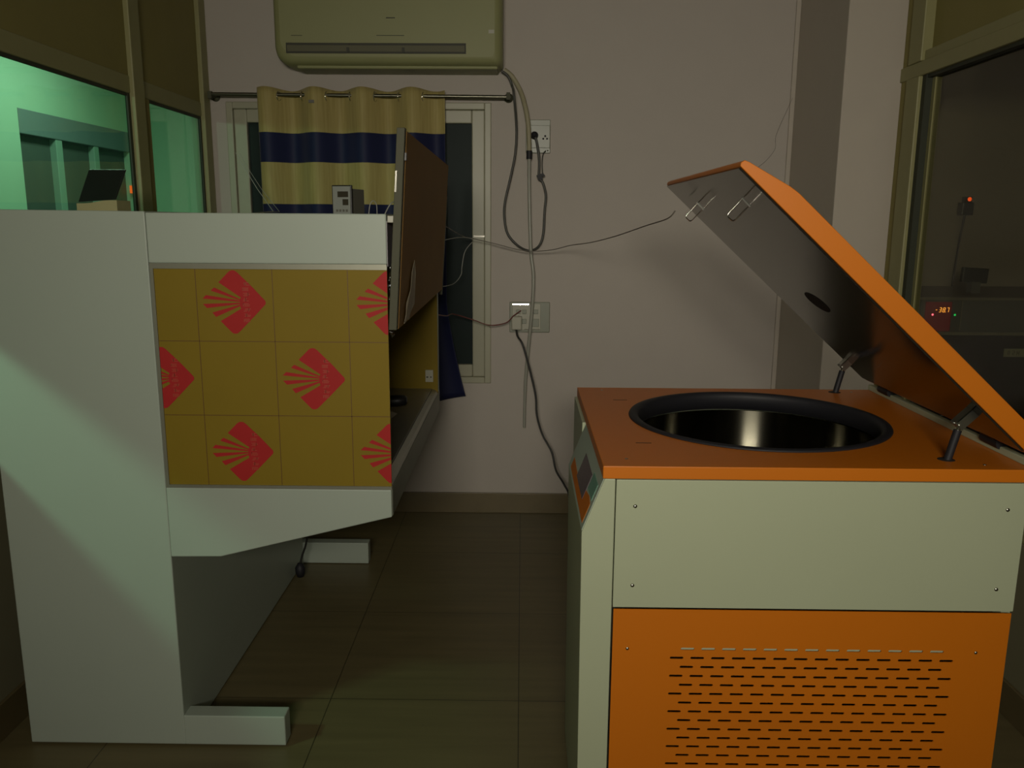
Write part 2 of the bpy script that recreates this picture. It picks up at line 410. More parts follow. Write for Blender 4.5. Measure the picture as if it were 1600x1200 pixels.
# rooms beyond the partitions
b = MB(); b.box((-3.3,-1.75,0), (-3.2,5.43,CZ)); b.box((-3.3,6.92,0), (-3.2,7.3,CZ))
b.box((-3.3,5.43,0), (-3.2,6.92,0.9)); b.box((-3.3,5.43,2.19), (-3.2,6.92,CZ))
b.box((-3.3,7.2,0), (-1.5,7.3,CZ)); b.box((-1.66,WY+0.15,0), (-1.58,7.2,CZ)); b.box((-3.2,-1.75,0), (-1.62,-1.65,CZ))
struct(b.build('wall_left_room', M['greenwall']))
w4 = sroot('window_4')
part(MB().box((-3.3,5.43,2.035), (-3.195,6.92,2.19)), 'lintel', M['lintel'], w4, 0.004)
part(MB().box((-3.3,5.43,0.9), (-3.195,6.92,0.96)), 'sill', M['lintel'], w4, 0.004)
for y0, y1 in ((5.845,5.925), (6.36,6.43)):
    part(MB().box((-3.27,y0,0.96), (-3.20,y1,2.035)), 'mullion', M['mull'], w4, 0.004)
for y0, y1 in ((5.43,5.845), (5.925,6.36), (6.43,6.92)):
    part(MB().box((-3.255,y0,0.96), (-3.245,y1,2.035)), 'pane', M['gpane'], w4)
b = MB(); b.box((3.2,-1.75,0), (3.3,WY,CZ)); b.box((1.62,-1.75,0), (3.2,-1.65,CZ))
struct(b.build('wall_right_room', M['darkwall']))
struct(MB().box((1.62,WY-0.01,0), (3.2,WY,CZ)).build('trim_2', M['darkwall']))

# window in the back wall
w1 = sroot('window_1')
fy = WY - 0.012
def frame_ring(x0, x1, z0, z1, t, y0, y1):
    b = MB(); b.box((x0,y0,z0), (x0+t,y1,z1)); b.box((x1-t,y0,z0), (x1,y1,z1))
    b.box((x0+t,y0,z0), (x1-t,y1,z0+t)); b.box((x0+t,y0,z1-t), (x1-t,y1,z1)); return b
part(frame_ring(wx0, wx1, wz0, wz1, 0.032, fy, WY+0.08), 'outer_frame', M['upvc'], w1, 0.004)
for x0, x1 in ((wx0+0.032, -0.80), (-0.80, wx1-0.032)):
    s = part(frame_ring(x0, x1, wz0+0.032, wz1-0.032, 0.062, WY+0.004, WY+0.05), 'sash', M['upvc'], w1, 0.005)
    o = part(MB().box((x0+0.055,WY+0.026,wz0+0.09), (x1-0.055,WY+0.032,wz1-0.09)), 'pane', M['glassn'], s)
part(MB().box((wx1-0.088,WY-0.002,1.425), (wx1-0.003,WY+0.01,1.433)), 'notch_highlight', M['chrome'], w1)  # chrome bar drawn as the bright highlight along the frame notch

# ================================================================== REAR TUBE LAMP (behind the camera)
lamp = thing('tube_lamp', 'white tube lamp on the wall behind the viewer', 'lamp', (-0.15,-1.62,1.97))
part(MB().box((-0.72,-1.62,1.96), (0.42,-1.58,2.04)), 'housing', M['lampbody'], lamp, 0.004)
part(MB().tube([(-0.69,-1.56,2.0), (0.39,-1.56,2.0)], 0.014, 12), 'tube', M['tube'], lamp)

# ================================================================== AIR CONDITIONER
ac = thing('air_conditioner', 'cream wall-mounted split air conditioner above the striped curtain', 'air conditioner', (-0.61,WY,2.17))
ax0, ax1, az0, az1 = -1.135, -0.098, 2.195, 2.56
AY = 3.95
# body: front silhouette with rounded lower corners, lofted back to the wall
def ac_outline(inset, rr):
    pts = []
    x0, x1, z0, z1 = ax0+inset, ax1-inset, az0+inset, az1-inset*0.5
    for cx, cz, a0, r in ((x1-rr*0.35, z0+rr*0.35, -90, rr*0.35), (x1-0.02, z1-0.02, 0, 0.02), (x0+0.02, z1-0.02, 90, 0.02), (x0+rr, z0+rr, 180, rr)):
        for k in range(9):
            a = math.radians(a0+90*k/8); pts.append((cx+math.cos(a)*r, cz+math.sin(a)*r))
    return pts
b = MB(); rings = []
for y, ins in ((WY,0.0), (AY+0.05,0.0), (AY+0.02,0.006), (AY+0.005,0.018), (AY,0.035)):
    rings.append([(p[0], y, p[1]+ (0.0)) for p in ac_outline(ins, 0.075)])
n = len(rings[0]); vs = [p for r in rings for p in r]; fs = []
for i in range(len(rings)-1):
    for k in range(n): fs.append((i*n+k, i*n+(k+1) % n, (i+1)*n+(k+1) % n, (i+1)*n+k))
b.add(vs, fs, 0, True); b.add(rings[-1], [tuple(range(n))], 0); b.add(rings[0], [tuple(range(n-1,-1,-1))], 0)
part(b, 'body', M['acbody'], ac)
lv = part(MB().box((-1.075,AY-0.003,2.242), (-0.262,AY+0.004,2.287)), 'louver_recess', M['acdark'], ac, 0.001)
b = MB(); b.obox((-0.668,AY-0.006,2.263), (1,0,0), (0,1,0.25), (0,-0.25,1), 0.400, 0.003, 0.013)
for x in (-0.80, -0.55): b.box((x,AY-0.010,2.245), (x+0.012,AY-0.002,2.285), 1)
part(b, 'louver_flap', [M['flap'], M['acdark']], lv)
for x0, x1, z0, z1 in ((-0.62,-0.58,2.392,2.396), (-0.665,-0.54,2.318,2.3205), (-1.05,-1.00,2.317,2.3195)):
    part(MB().box((x0,AY-0.0015,z0), (x1,AY+0.001,z1)), 'panel_mark', M['acdark'], ac)
part(MB().box((-0.16,AY-0.0015,2.33), (-0.135,AY+0.001,2.345)), 'small_mark', M['plug'], ac)
b = MB(); b.box((-1.04,AY+0.04,2.184), (-0.12,WY,2.20))
part(b, 'bottom_tray', M['acbody'], ac, 0.006)

# ================================================================== CURTAIN ROD, CURTAIN
RY = WY-0.075; RZ = 2.077
rod = thing('curtain_rod', 'thin steel curtain rod mounted over the window', 'curtain rod', (-0.77,WY,RZ))
part(MB().tube([(-1.485,RY,RZ+0.006), (-0.062,RY,RZ-0.002)], 0.0085, 12), 'pole', M['curtainrod'], rod)
for x in (-1.478, -0.072):
    b = MB(); b.tube([(x,RY,RZ+0.003), (x,WY-0.004,RZ+0.003)], 0.007, 10); b.lathe([(0.0,-0.006), (0.022,-0.006), (0.022,0.0), (0,0.0)], (x,WY,RZ+0.003), 20, ax='y')
    b.box((x-0.009,RY-0.010,RZ-0.014), (x+0.009,RY+0.012,RZ+0.018))
    part(b, 'bracket', M['sashframe'], rod)
b = MB(); nx = 200; nz = 46; vs = []; fs = []
T = 0.2275
def cur_right(z):
    if z > 1.12: return -0.372
    t = (1.12-z)/(1.12-0.62); return -0.372 + 0.095*t**1.3
for j in range(nz+1):
    tz = j/nz
    for i in range(nx+1):
        u = i/nx
        ztop = 2.108; 
        xl = -1.250; x_top = xl + (-0.372-xl)*u
        zb = 0.60 + 0.035*max(0, (u-0.9)/0.1)
        z = ztop + (zb-ztop)*tz
        xr = cur_right(z); x = xl + (xr-xl)*u
        if u < 0.85: x = x_top
        else: x = x_top + (xr+0.372)*((u-0.85)/0.15)**1.5
        ph = 2*PI*(x_top-(-1.210))/T
        amp = 0.036*(1-0.25*tz)
        y = RY - amp*math.cos(ph) + 0.006*math.sin(ph*0.5+tz*3)
        if j == 0: z += 0.006*math.cos(ph)
        # a flat pull across the folds gives the band edges a gentle wave
        z += 0.004*math.sin(x_top*9+1)*(1 if 0 < j < nz else 0)
        vs.append((x, y, z))
for j in range(nz):
    for i in range(nx): fs.append((j*(nx+1)+i, j*(nx+1)+i+1, (j+1)*(nx+1)+i+1, (j+1)*(nx+1)+i))
b.add(vs, fs, 0, True)
cur = b.build('curtain', M['curtain'], solid=0.002)
tag(cur, 'beige eyelet curtain with navy bands hanging in front of the window', 'curtain')
# eyelets where the cloth crosses the rod
for k in range(8):
    xc = -1.210 + T*(k*0.5+0.25)
    if xc > -0.38: break
    s = 1 if k % 2 == 0 else -1
    ring = [(xc + 0.006*math.cos(a), RY+s*0.0 + 0.017*math.cos(a)*0.9, RZ-0.003+0.021*math.sin(a)) for a in [2*PI*q/20 for q in range(20)]]
    o = MB().tube(ring, 0.003, 6, closed=True).build('eyelet', M['chrome'], cur)
# small tag on the curtain
MB().box((-1.004,RY-0.042,2.040), (-0.978,RY-0.039,2.053)).build('curtain_tag', M['devside'], cur)

# ================================================================== LAMINAR FLOW CABINET
CY0, CY1 = 2.147, 3.46
CT = 1.518
cab = thing('laminar_flow_cabinet', 'large white laminar flow cabinet with film-covered side panel and raised front sash', 'cabinet', (-0.9,2.8,0))
bx = -1.415; sx = -0.966; fx = -0.348
b = MB()
b.prism([(bx,0.006), (sx+0.002,0.006), (sx,CT+0.003), (bx,CT+0.006)], 'y', CY0, CY1)
part(b, 'rear_body', M['cab'], cab, 0.003)
b = MB(); b.box((sx+0.0012,CY0,1.390), (fx,CY1,CT))
part(b, 'top_hood', M['cab'], cab, 0.003)
part(MB().box((fx,CY0+0.004,1.385), (fx+0.0015,CY1-0.004,1.500)), 'hood_front', M['cabin'], cab)
b = MB(); b.prism([(sx+0.0012,0.584), (-0.827,0.586), (fx-0.002,0.706), (fx-0.002,0.7835), (sx+0.0012,0.785)], 'y', CY0, CY1)
part(b, 'lower_housing', M['cab'], cab, 0.003)
part(MB().box((sx+0.001,CY0+0.02,0.785), (-0.94,CY1-0.02,1.39)), 'filter_face', M['steel'], cab)
# work surface and front rail
part(MB().box((-0.94,CY0+0.02,0.785), (-0.374,CY1-0.052,0.812)), 'work_surface', M['steel'], cab, 0.001)
b = MB(); b.prism([(-0.371,0.775), (-0.371,0.7875), (-0.371,0.811), (-0.356,0.803), (-0.3495,0.790), (-0.3495,0.775)], 'y', CY0+0.012, CY1)
part(b, 'front_rail', M['steel'], cab)
part(MB().box((-0.3499,CY0+0.010,0.708), (-0.3485,CY1,0.792)), 'rail_facing', M['railface'], cab)
# side panels with protective film, printed with red sunburst marks
def logo(b, cx, cz, y, x0, x1, s=0.001655):
    def P(pts): return [(cx+p[0]*s, cz-p[1]*s) for p in pts]
    def clip(poly, lim, sign):
        out = []
        for i in range(len(poly)):
            a = poly[i-1]; c = poly[i]; ia = sign*(a[0]-lim) >= 0; ic = sign*(c[0]-lim) >= 0
            if ia != ic:
                t = (lim-a[0])/(c[0]-a[0]); out.append((lim, a[1]+(c[1]-a[1])*t))
            if ic: out.append(c)
        return out
    polys = [
        [(-23,-31), (-7,-47), (-3.5,-49.5), (0,-50), (3.5,-49.5), (7.5,-46.5), (30,-24), (9,-5), (11,-7.5)],
        [(9,-4.5), (11,-7.5), (30,-24), (46.5,-5.5), (49.3,-2.5), (50,0.5), (49,3.5), (46,6.5), (30,23), (10.5,10), (9,7)],
        [(10.5,10), (30,23), (7,46), (3.5,49), (0,50), (-4,49.5), (-8,46), (-23,30)],
        [(-36,-18), (-30.5,-23), (9,-5.2), (9,-3.2)],
        [(-49.5,-5.5), (-44,-11), (9,-2.8), (9,-0.6)],
        [(-49.5,3), (9,0.6), (9,2.8), (-43.5,9.5)],
        [(-35.5,16.5), (9,3.6), (9,6.0), (-30,23.5)],
    ]
    polys[0] = [(-23,-31), (-7,-47), (-3.5,-49.5), (0,-50), (3.5,-49.5), (7.5,-46.5), (30,-24), (11,-7.5)]
    for pl in polys:
        q = clip(clip(P(pl), x0, 1), x1, -1)
        if len(q) >= 3: b.prism(q, 'y', y, y-0.0004, 1)
    # faded lettering running up the mark, too worn to read
    rnd = random.Random(11)
    for k in range(8):
        zz = cz + (-31+k*8.2)*s
        for q in range(3):
            w_ = rnd.choice((5, 8, 9)); h_ = 1.0
            xa = cx + (14+rnd.random()*3)*s; 
            if xa < x0 or xa+w_*s > x1: continue
            b.box((xa, y-0.0004, zz+q*1.9*s), (xa+w_*s, y-0.0006, zz+(q*1.9+h_)*s), 2)
        xa = cx + 14*s
        if xa > x0 and xa+10*s < x1: b.box((xa+(k % 3)*4*s, y-0.0004, zz), (xa+((k % 3)*4+1.1)*s, y-0.0006, zz+5*s), 2)
def side_panel(yo, sgn):
    b = MB(); x0, x1, z0, z1 = -0.955, -0.3495, 0.792, 1.376
    b.box((x0,yo+0.004,z0), (x1,yo+0.010,z1))
    for gx in (-0.848, -0.648, -0.452): b.box((gx-0.0009,yo+0.004,z0), (gx+0.0009,yo+0.0036,z1), 3)
    for gz in (1.187, 0.987): b.box((x0,yo+0.004,gz-0.0009), (x1,yo+0.0036,gz+0.0009), 3)
    for cx, cz in ((-0.75,1.29), (-0.349,1.29), (-0.951,1.088), (-0.55,1.088), (-0.75,0.887), (-0.349,0.885)):
        logo(b, cx, cz, yo+0.0036, x0, x1)
    return b
part(side_panel(CY0, 1), 'side_panel', [M['film'], M['red'], M['redtxt'], M['line']], cab, label='yellow film-covered side panel with red sunburst marks')
b = MB(); b.box((-0.955,CY1-0.060,0.792), (-0.3495,CY1-0.052,1.376))
part(b, 'side_panel', M['film'], cab, label='plain film-covered far side panel')
part(MB().box((-0.955,CY1-0.052,0.786), (-0.350,CY1,1.39)), 'end_wall', M['cab'], cab)
b = MB(); b.box((-0.964,CY0,1.376), (-0.349,CY0+0.008,1.390)); b.box((-0.964,CY0,0.784), (-0.349,CY0+0.008,0.793)); b.box((-0.964,CY0,0.793), (-0.955,CY0+0.008,1.376))
part(b, 'panel_trim', M['alu'], cab)
# loose clear film at the front corner
b = MB(); vs = []; fs = []; nn = 30
for i in range(nn+1):
    z = 1.385 - (1.385-1.20)*i/nn
    for j in range(6):
        u = j/5; x = -0.346+0.020*u*(1-0.5*i/nn); y = CY0+0.008+0.012*math.sin(u*7+i*0.7)+0.006*math.sin(i*1.7+u*3)
        vs.append((x+0.0015*math.sin(i*1.3), y, z))
for i in range(nn):
    for j in range(5): fs.append((i*6+j, i*6+j+1, (i+1)*6+j+1, (i+1)*6+j))
b.add(vs, fs, 0, True); part(b, 'loose_film', M['plasticfilm'], cab)
# feet
for y0, y1 in ((CY0,CY0+0.052), (CY1,CY1+0.05)):
    part(MB().box((sx,y0,0.006 if y0 < 3 else 0.002), (-0.673,y1,0.098)), 'foot', M['cab'], cab, 0.003)
part(MB().box((sx-0.02,CY1,0.002), (sx+0.004,CY1+0.05,0.098)), 'foot_bracket', M['cab'], cab)
# raised sash: framed sheet under brown protective film
def sash_x(y, z): return -0.293 - 0.062*(1.72-z) - 0.008*(y-2.15)      # leans out at the top
def sash_box(y0, y1, z0, z1, o0, o1):
    b = MB(); vs = [(sash_x(y,z)+o,y,z) for o in (o0,o1) for y, z in ((y0,z0),(y1,z0),(y1,z1),(y0,z1))]
    b.add(vs, [(0,3,2,1),(4,5,6,7),(0,1,5,4),(1,2,6,5),(2,3,7,6),(3,0,4,7)]); return b
sash = part(sash_box(2.165, 3.47, 1.222, 1.722, -0.006, 0.0), 'sash', M['kraft'], cab, label='raised front sash still under brown film')
part(sash_box(2.135, 2.165, 1.222, 1.728, -0.022, -0.0015), 'sash_frame', M['sashframe'], sash, 0.0015)
part(sash_box(2.1340, 2.1352, 1.572, 1.624, -0.021, -0.017), 'sash_catch', M['chrome'], sash)
part(sash_box(3.47, 3.478, 1.20, 1.60, -0.010, 0.002), 'sash_frame', M['sashframe'], sash)
part(sash_box(2.14, 2.158, 1.650, 1.668, 0.0, 0.004), 'sash_screw', M['black'], sash)
sxx = -0.315
part(MB().box((fx+0.0015,2.155,1.496), (-0.322,2.20,1.514)), 'sash_stop', M['plug'], cab, 0.002, label='white plastic stop under the hood')
# torn flap of film
b = MB(); pts = [(2.25,1.225), (2.30,1.232), (2.34,1.225), (2.38,1.245), (2.44,1.262), (2.47,1.30), (2.44,1.35), (2.41,1.39), (2.37,1.36), (2.33,1.31), (2.28,1.28), (2.26,1.25)]
n = len(pts); vs = [(sash_x(*p)+0.003+0.004*math.sin(i*1.9)**2, p[0], p[1]) for i, p in enumerate(pts)]
b.add(vs, [tuple(range(n))], 0); part(b, 'torn_flap', M['torn'], sash, solid=0.0008)
# inner socket on the far panel
b = MB(); b.box((-0.400,CY1-0.068,0.842), (-0.368,CY1-0.060,0.892)); b.box((-0.396,CY1-0.0695,0.86), (-0.388,CY1-0.068,0.865), 1); b.box((-0.380,CY1-0.0695,0.86), (-0.374,CY1-0.068,0.865), 1)
part(b, 'inner_socket', [M['plug'], M['black']], cab, 0.0)

# things inside the cabinet
b = MB(); b.tube([(-0.60,2.93,0.85), (-0.515,2.95,0.853), (-0.50,2.95,0.853), (-0.455,2.955,0.855), (-0.425,2.96,0.857), (-0.418,2.96,0.857)], [0.010,0.010,0.020,0.022,0.019,0.012], 16)
b.box((-0.62,2.90,0.812), (-0.59,2.96,0.862))
o = b.build('gas_burner_nozzle', M['black']); tag(o, 'black round-ended nozzle lying inside the white cabinet', 'nozzle')
b = MB(); vs = [(-0.62,2.75,0.813), (-0.47,2.78,0.813), (-0.445,2.90,0.820), (-0.52,2.93,0.835), (-0.60,2.88,0.815), (-0.52,2.82,0.845), (-0.49,2.88,0.842)]
b.add(vs, [(0,1,5), (1,2,6), (1,6,5), (2,3,6), (3,4,5), (3,5,6), (4,0,5)], 0)
o = b.build('folded_tissue', M['tissue'], solid=0.001); tag(o, 'pale crumpled tissue beside the black nozzle in the cabinet', 'tissue')

# ---- controller on the cabinet top
ct = thing('temperature_controller', 'small grey digital controller box standing on the white cabinet top', 'controller', (-0.645,3.04,CT+0.002))
ct.rotation_euler = (0, 0, math.radians(-14))
def lpart(mb, name, mats, root, bevel=0): return mb.build(name, mats, root, bevel)
zf = CT+0.002
fb = lpart(MB().box((-0.038,-0.012,0), (0.038,0.0,0.105)), 'bezel', M['black'], ct, 0.002)
lpart(MB().box((-0.034,-0.0135,0.002), (0.034,-0.012,0.101)), 'face_plate', M['device'], ct)
lpart(MB().box((-0.015,-0.0145,0.063), (0.026,-0.0135,0.083)), 'display', M['devwin'], ct)
lpart(MB().box((0.004,-0.0145,0.035), (0.026,-0.0135,0.056)), 'display', M['devwin'], ct)
for k in range(4):
    lpart(MB().box((-0.022+k*0.0125,-0.015,0.012), (-0.0145+k*0.0125,-0.0135,0.020)), 'button', M['devside'], ct)
lpart(MB().box((-0.034,0.0,0.003), (0.034,0.105,0.093)), 'case', M['devside'], ct, 0.002)
# wire loop behind it
o = MB().tube(smooth_path([(-0.566,3.10,CT+0.004), (-0.560,3.10,CT+0.040), (-0.548,3.10,CT+0.055), (-0.533,3.08,CT+0.040), (-0.528,3.06,CT+0.004)]), 0.0018, 6).build('looped_wire', M['white'])
tag(o, 'white wire looped up beside the grey controller box', 'wire')
o = MB().tube(smooth_path([(-0.50,3.05,CT+0.003), (-0.48,3.08,CT+0.045), (-0.44,3.0,CT+0.050), (-0.385,2.8,CT+0.024), (-0.345,2.7,CT+0.006), (-0.338,2.72,CT-0.02)]), 0.0022, 6).build('arched_wire', M['white'])
tag(o, 'white wire arching over the front edge of the cabinet top', 'wire')

# ---- dark screened device on the cabinet top
dv = thing('desk_display', 'small dark tilted display on a cream base at the left of the cabinet top', 'display device', (-1.30,2.60,CT+0.0075))
b = MB(); nseg = 12; top = [(-0.062+0.124*i/nseg, 0.022+0.010*(1/(1+math.exp(-(i-6)*0.9)))) for i in range(nseg+1)]
poly = [(-0.062,0)] + top + [(0.062,0)]
poly = [(p[0], p[1]) for p in poly]
b.prism(poly, 'y', -0.03, 0.06); lpart(b, 'base', M['cream2'], dv)
b = MB()
q = [(-0.058,-0.028,0.026), (0.056,-0.028,0.034), (0.068,0.030,0.126), (-0.046,0.030,0.126)]
q2 = [(a, y_+0.010, z_) for a, y_, z_ in q]
b.add(q+q2, [(0,1,2,3), (7,6,5,4), (0,4,5,1), (1,5,6,2), (2,6,7,3), (3,7,4,0)], 0)
lpart(b, 'screen', M['darkscr'], dv, 0.002)

# orange indicator in the green room
o = MB().box((-3.19,6.86,1.71), (-3.18,6.93,1.77)).build('indicator_lamp', M['redled2']); tag(o, 'small orange indicator light glowing in the green room behind the left glass', 'indicator light')
o.location = (0,0,0)

# diagonal wire before the window, and the plug lying on the floor
o = MB().tube([(-1.300,3.86,1.80), (-1.268,3.87,1.736), (-1.214,3.87,1.642), (-1.124,3.80,1.539), (-1.10,3.43,1.528)], 0.0016, 6).build('slanting_wire', M['white'])
tag(o, 'thin white wire slanting across the left window pane to the cabinet', 'wire')
o = MB().tube([(-1.296,3.90,1.80), (-1.262,3.90,1.736), (-1.204,3.90,1.642), (-1.108,3.84,1.539), (-1.09,3.42,1.528)], 0.0012, 6).build('slanting_wire', M['white'])
tag(o, 'second thin wire running just right of the slanting white one', 'wire')
pg = thing('floor_plug', 'black plug on a short cable dangling beneath the white cabinet', 'plug', (-0.945,3.30,0.06))
part(MB().lathe([(0,-0.03), (0.014,-0.03), (0.020,-0.012), (0.021,0.010), (0.010,0.030), (0.0,0.032)], (-0.935,3.30,0.040), 16), 'plug_body', M['rubber'], pg)
part(MB().tube(smooth_path([(-0.935,3.30,0.065), (-0.922,3.30,0.11), (-0.905,3.30,0.16), (-0.895,3.30,0.25), (-0.895,3.30,0.59)]), 0.0045, 8), 'plug_cable', M['cable'], pg)

# ================================================================== ORANGE CHEST CENTRIFUGE
MX0, MX1, MY0, MY1, MH = 0.173, 1.070, 1.671, 2.512, 1.0
cf = thing('floor_centrifuge', 'big orange and cream floor-standing centrifuge with its lid open', 'centrifuge', (0.62,2.09,0))
# casing as walls (hollow)
b = MB()
b.prism([(0.135,0.05), (0.2,0.05), (0.2,0.9715), (0.177,0.9715), (0.131,0.853)], 'y', MY0, 2.17)
b.box((0.165,2.17,0.05), (0.20,MY1-0.004,0.9715))
part(b, 'console_housing', M['cream'], cf, 0.002)
b = MB(); b.box((0.2,MY1-0.024,0.05), (MX1,MY1-0.004,0.9715)); b.box((MX1-0.02,MY0+0.02,0.05), (MX1,MY1-0.024,0.9715)); b.box((0.2,MY0+0.02,0.05), (MX1-0.02,MY1-0.024,0.07))
part(b, 'casing', M['cream'], cf)
part(MB().box((0.2005,MY0+0.05,0.07), (MX1-0.02,MY0+0.055,0.66)), 'inner_baffle', M['inner'], cf)
part(MB().box((0.33,MY0+0.006,0.581), (0.95,MY0+0.010,0.593)), 'added_slot_backing', M['cream'], cf)  # cream bar added so the top slot row reads lighter
for x in (0.22, 1.0):
    for y in (1.75, 2.42):
        b = MB(); b.lathe([(0,0), (0.025,0), (0.025,0.03), (0.012,0.03), (0.012,0.05), (0,0.05)], (x,y,0), 16); part(b, 'foot', M['rubber'], cf)
# upper front panel
up = part(MB().box((0.202,MY0,0.682), (1.064,MY0+0.02,0.9700)), 'upper_front_panel', M['cream'], cf, 0.0015)
for x, z in ((0.243,0.912), (1.025,0.912), (0.243,0.733), (1.022,0.733)):
    part(MB().lathe([(0,-0.002), (0.0035,-0.0015), (0.0045,0.0), (0,0.001)], (x,MY0,z), 12, ax='y'), 'screw', M['dullchrome'], up)
# lower front panel with rows of slots cut through
LZ0, LZ1, LX0, LX1 = 0.05, 0.678, 0.204, 1.061
hl, hr_, hh = 0.012, 0.003, 0.0028    # half straight length, end bulge, half height of a slot
b = MB(); yF, yB = MY0, MY0+0.0025
def front_poly(pts): b.prism(pts, 'y', yF, yB)
pitch_x, pitch_z = 0.0452, 0.0216
rows = []; z = 0.586; r = 0
while z > 0.10: rows.append((z, r)); z -= pitch_z; r += 1
ztop = LZ1
for z, r in rows:
    za, zb = z+hh, z-hh
    b.box((LX0,yF,za), (LX1,yB,ztop))
    n_ = 13 if r % 2 == 0 else 14
    x_first = 0.355 if r % 2 == 0 else 0.332
    if r % 2 == 0 and r > 0: x_first = 0.3545
    cs = [x_first+0.0135+k*pitch_x for k in range(n_)]
    left = LX0
    arcL = None
    def arc(cx, sgn): return [(cx+sgn*(hl+hr_*math.cos(a)), z+hh*math.sin(a)) for a in [PI/2*(1-q/3) for q in range(7)]]
    prev = [(LX0,za), (LX0,zb)]
    for c in cs:
        la = arc(c, -1)    # top -> bottom on the slot's left end
        poly = prev + la[::-1]
        front_poly(poly); ra = arc(c, 1); prev = ra
    front_poly(prev + [(LX1,zb), (LX1,za)])
    ztop = zb
b.box((LX0,yF,LZ0), (LX1,yB,ztop))
low = part(b, 'lower_front_panel', M['orange'], cf, label='orange slotted lower front panel')
for x, z in ((0.237,0.585), (0.995,0.585)):
    part(MB().lathe([(0,-0.0015), (0.003,-0.001), (0.0038,0.0), (0,0.001)], (x,MY0,z), 12, ax='y'), 'screw', M['dullchrome'], low)
# console face with display, keypad and orange overlay; face plane through x=.177,z=.972 and x=.131,z=.853
fo = Vector((0.131,0,0.853)); fe = Vector((0.046,0,0.119)); fn = Vector((-fe.z,0,fe.x)).normalized()
def cface(y0, y1, v0, v1, t0, t1, poly=None):
    pts = poly or [(y0,v0), (y1,v0), (y1,v1), (y0,v1)]; b = MB(); n = len(pts)
    A_ = [fo+fe*v+fn*t0+Vector((0,y,0)) for y, v in pts]; B_ = [fo+fe*v+fn*t1+Vector((0,y,0)) for y, v in pts]
    b.add(A_+B_, [tuple(range(n)), tuple(range(2*n-1,n-1,-1))]+[(i,n+i,n+(i+1) % n,(i+1) % n) for i in range(n)]); return b
cp = part(cface(MY0+0.004, 2.166, 0.02, 0.99, 0.0, 0.0012), 'control_panel', M['console'], cf, label='sloping control panel with display and keypad')
part(cface(0,0,0,0,0.0012,0.0018,[(1.70,0.08), (2.12,0.08), (2.12,0.30), (1.95,0.26), (1.80,0.42), (1.74,0.48), (1.70,0.44)]), 'orange_overlay', M['orange'], cp)
part(cface(1.80, 1.98, 0.24, 0.72, 0.0012, 0.0025), 'display', M['lcd'], cp)
part(cface(1.70, 1.79, 0.50, 0.80, 0.0012, 0.0022), 'keypad', M['teal'], cp)
# top plate with round opening, rolled front edge
bcx, bcy, brad = 0.613, 2.115, 0.315
b = MB(); TX0, TX1, TY0, TY1 = 0.173, 1.085, MY0-0.001, MY1
nn = 96; vs = []; fs = []
for zt in (0.972, 1.0):
    for k in range(nn):
        a = 2*PI*k/nn; c, s = math.cos(a), math.sin(a); vs.append((bcx+brad*c, bcy+brad*s, zt))
    for k in range(nn):
        a = 2*PI*k/nn; c, s = math.cos(a), math.sin(a)
        tx = ((TX1-bcx) if c > 0 else (TX0-bcx))/c if abs(c) > 1e-9 else 1e9
        ty = ((TY1-bcy) if s > 0 else (TY0-bcy))/s if abs(s) > 1e-9 else 1e9
        t = min(tx, ty); vs.append((bcx+t*c, bcy+t*s, zt))
# snap the nearest rays to the four corners
for base in (nn, 3*nn):
    for cx_, cy_ in ((TX0,TY0), (TX1,TY0), (TX0,TY1), (TX1,TY1)):
        k = min(range(nn), key=lambda q: (vs[base+q][0]-cx_)**2+(vs[base+q][1]-cy_)**2)
        vs[base+k] = (cx_, cy_, vs[base+k][2])
for k in range(nn):
    k2 = (k+1) % nn
    fs += [(k,k2,nn+k2,nn+k), (2*nn+k,3*nn+k,3*nn+k2,2*nn+k2), (nn+k,nn+k2,3*nn+k2,3*nn+k), (k,2*nn+k,2*nn+k2,k2)]
b.add(vs, fs); tp = part(b, 'top_plate', M['orange'], cf, 0.002)
for x, y, l in ((0.284,2.329,0.040), (0.284,1.858,0.036)):
    part(MB().box((x-l/2,y-0.0022,0.9998), (x+l/2,y+0.0022,1.0004)), 'latch_slot', M['holeshade'], tp)
for x, y in ((0.228,1.725), (0.245,2.47), (1.0,2.47), (0.985,1.705)):
    part(MB().lathe([(0,0.0015), (0.003,0.001), (0.004,0.0), (0,-0.001)], (x,y,1.0), 12), 'screw', M['dullchrome'], tp)
# bowl: rubber gasket, black collar, stainless wall, floor
b = MB(); prof = [(brad-0.006,0.955), (brad-0.012,0.990), (brad-0.010,1.002), (brad,1.006), (brad+0.012,1.004), (brad+0.014,1.0), (brad+0.001,0.998), (brad+0.001,0.955)]
b.lathe(prof, (bcx,bcy,0), 96, closed=True); gk = part(b, 'bowl_gasket', M['rubber'], cf)
b = MB(); b.lathe([(brad-0.008,0.952), (brad-0.010,0.72), (brad-0.04,0.68), (0.0,0.675)], (bcx,bcy,0), 96)
b.lathe([(0.0,0.665), (brad-0.035,0.668), (brad-0.004,0.71), (brad-0.002,0.952), (brad-0.008,0.952)], (bcx,bcy,0), 96)
part(b, 'bowl', M['bowlsteel'], cf)
b = MB(); b.lathe([(0,0.90), (0.02,0.90), (0.045,0.892), (0.055,0.875), (0.055,0.83), (0.10,0.82), (0.11,0.80), (0.10,0.78), (0.04,0.77), (0.035,0.676), (0,0.676)], (bcx,bcy,0), 40)
ro = part(b, 'rotor', M['black'], cf, label='dark rotor hub with four swing arms')
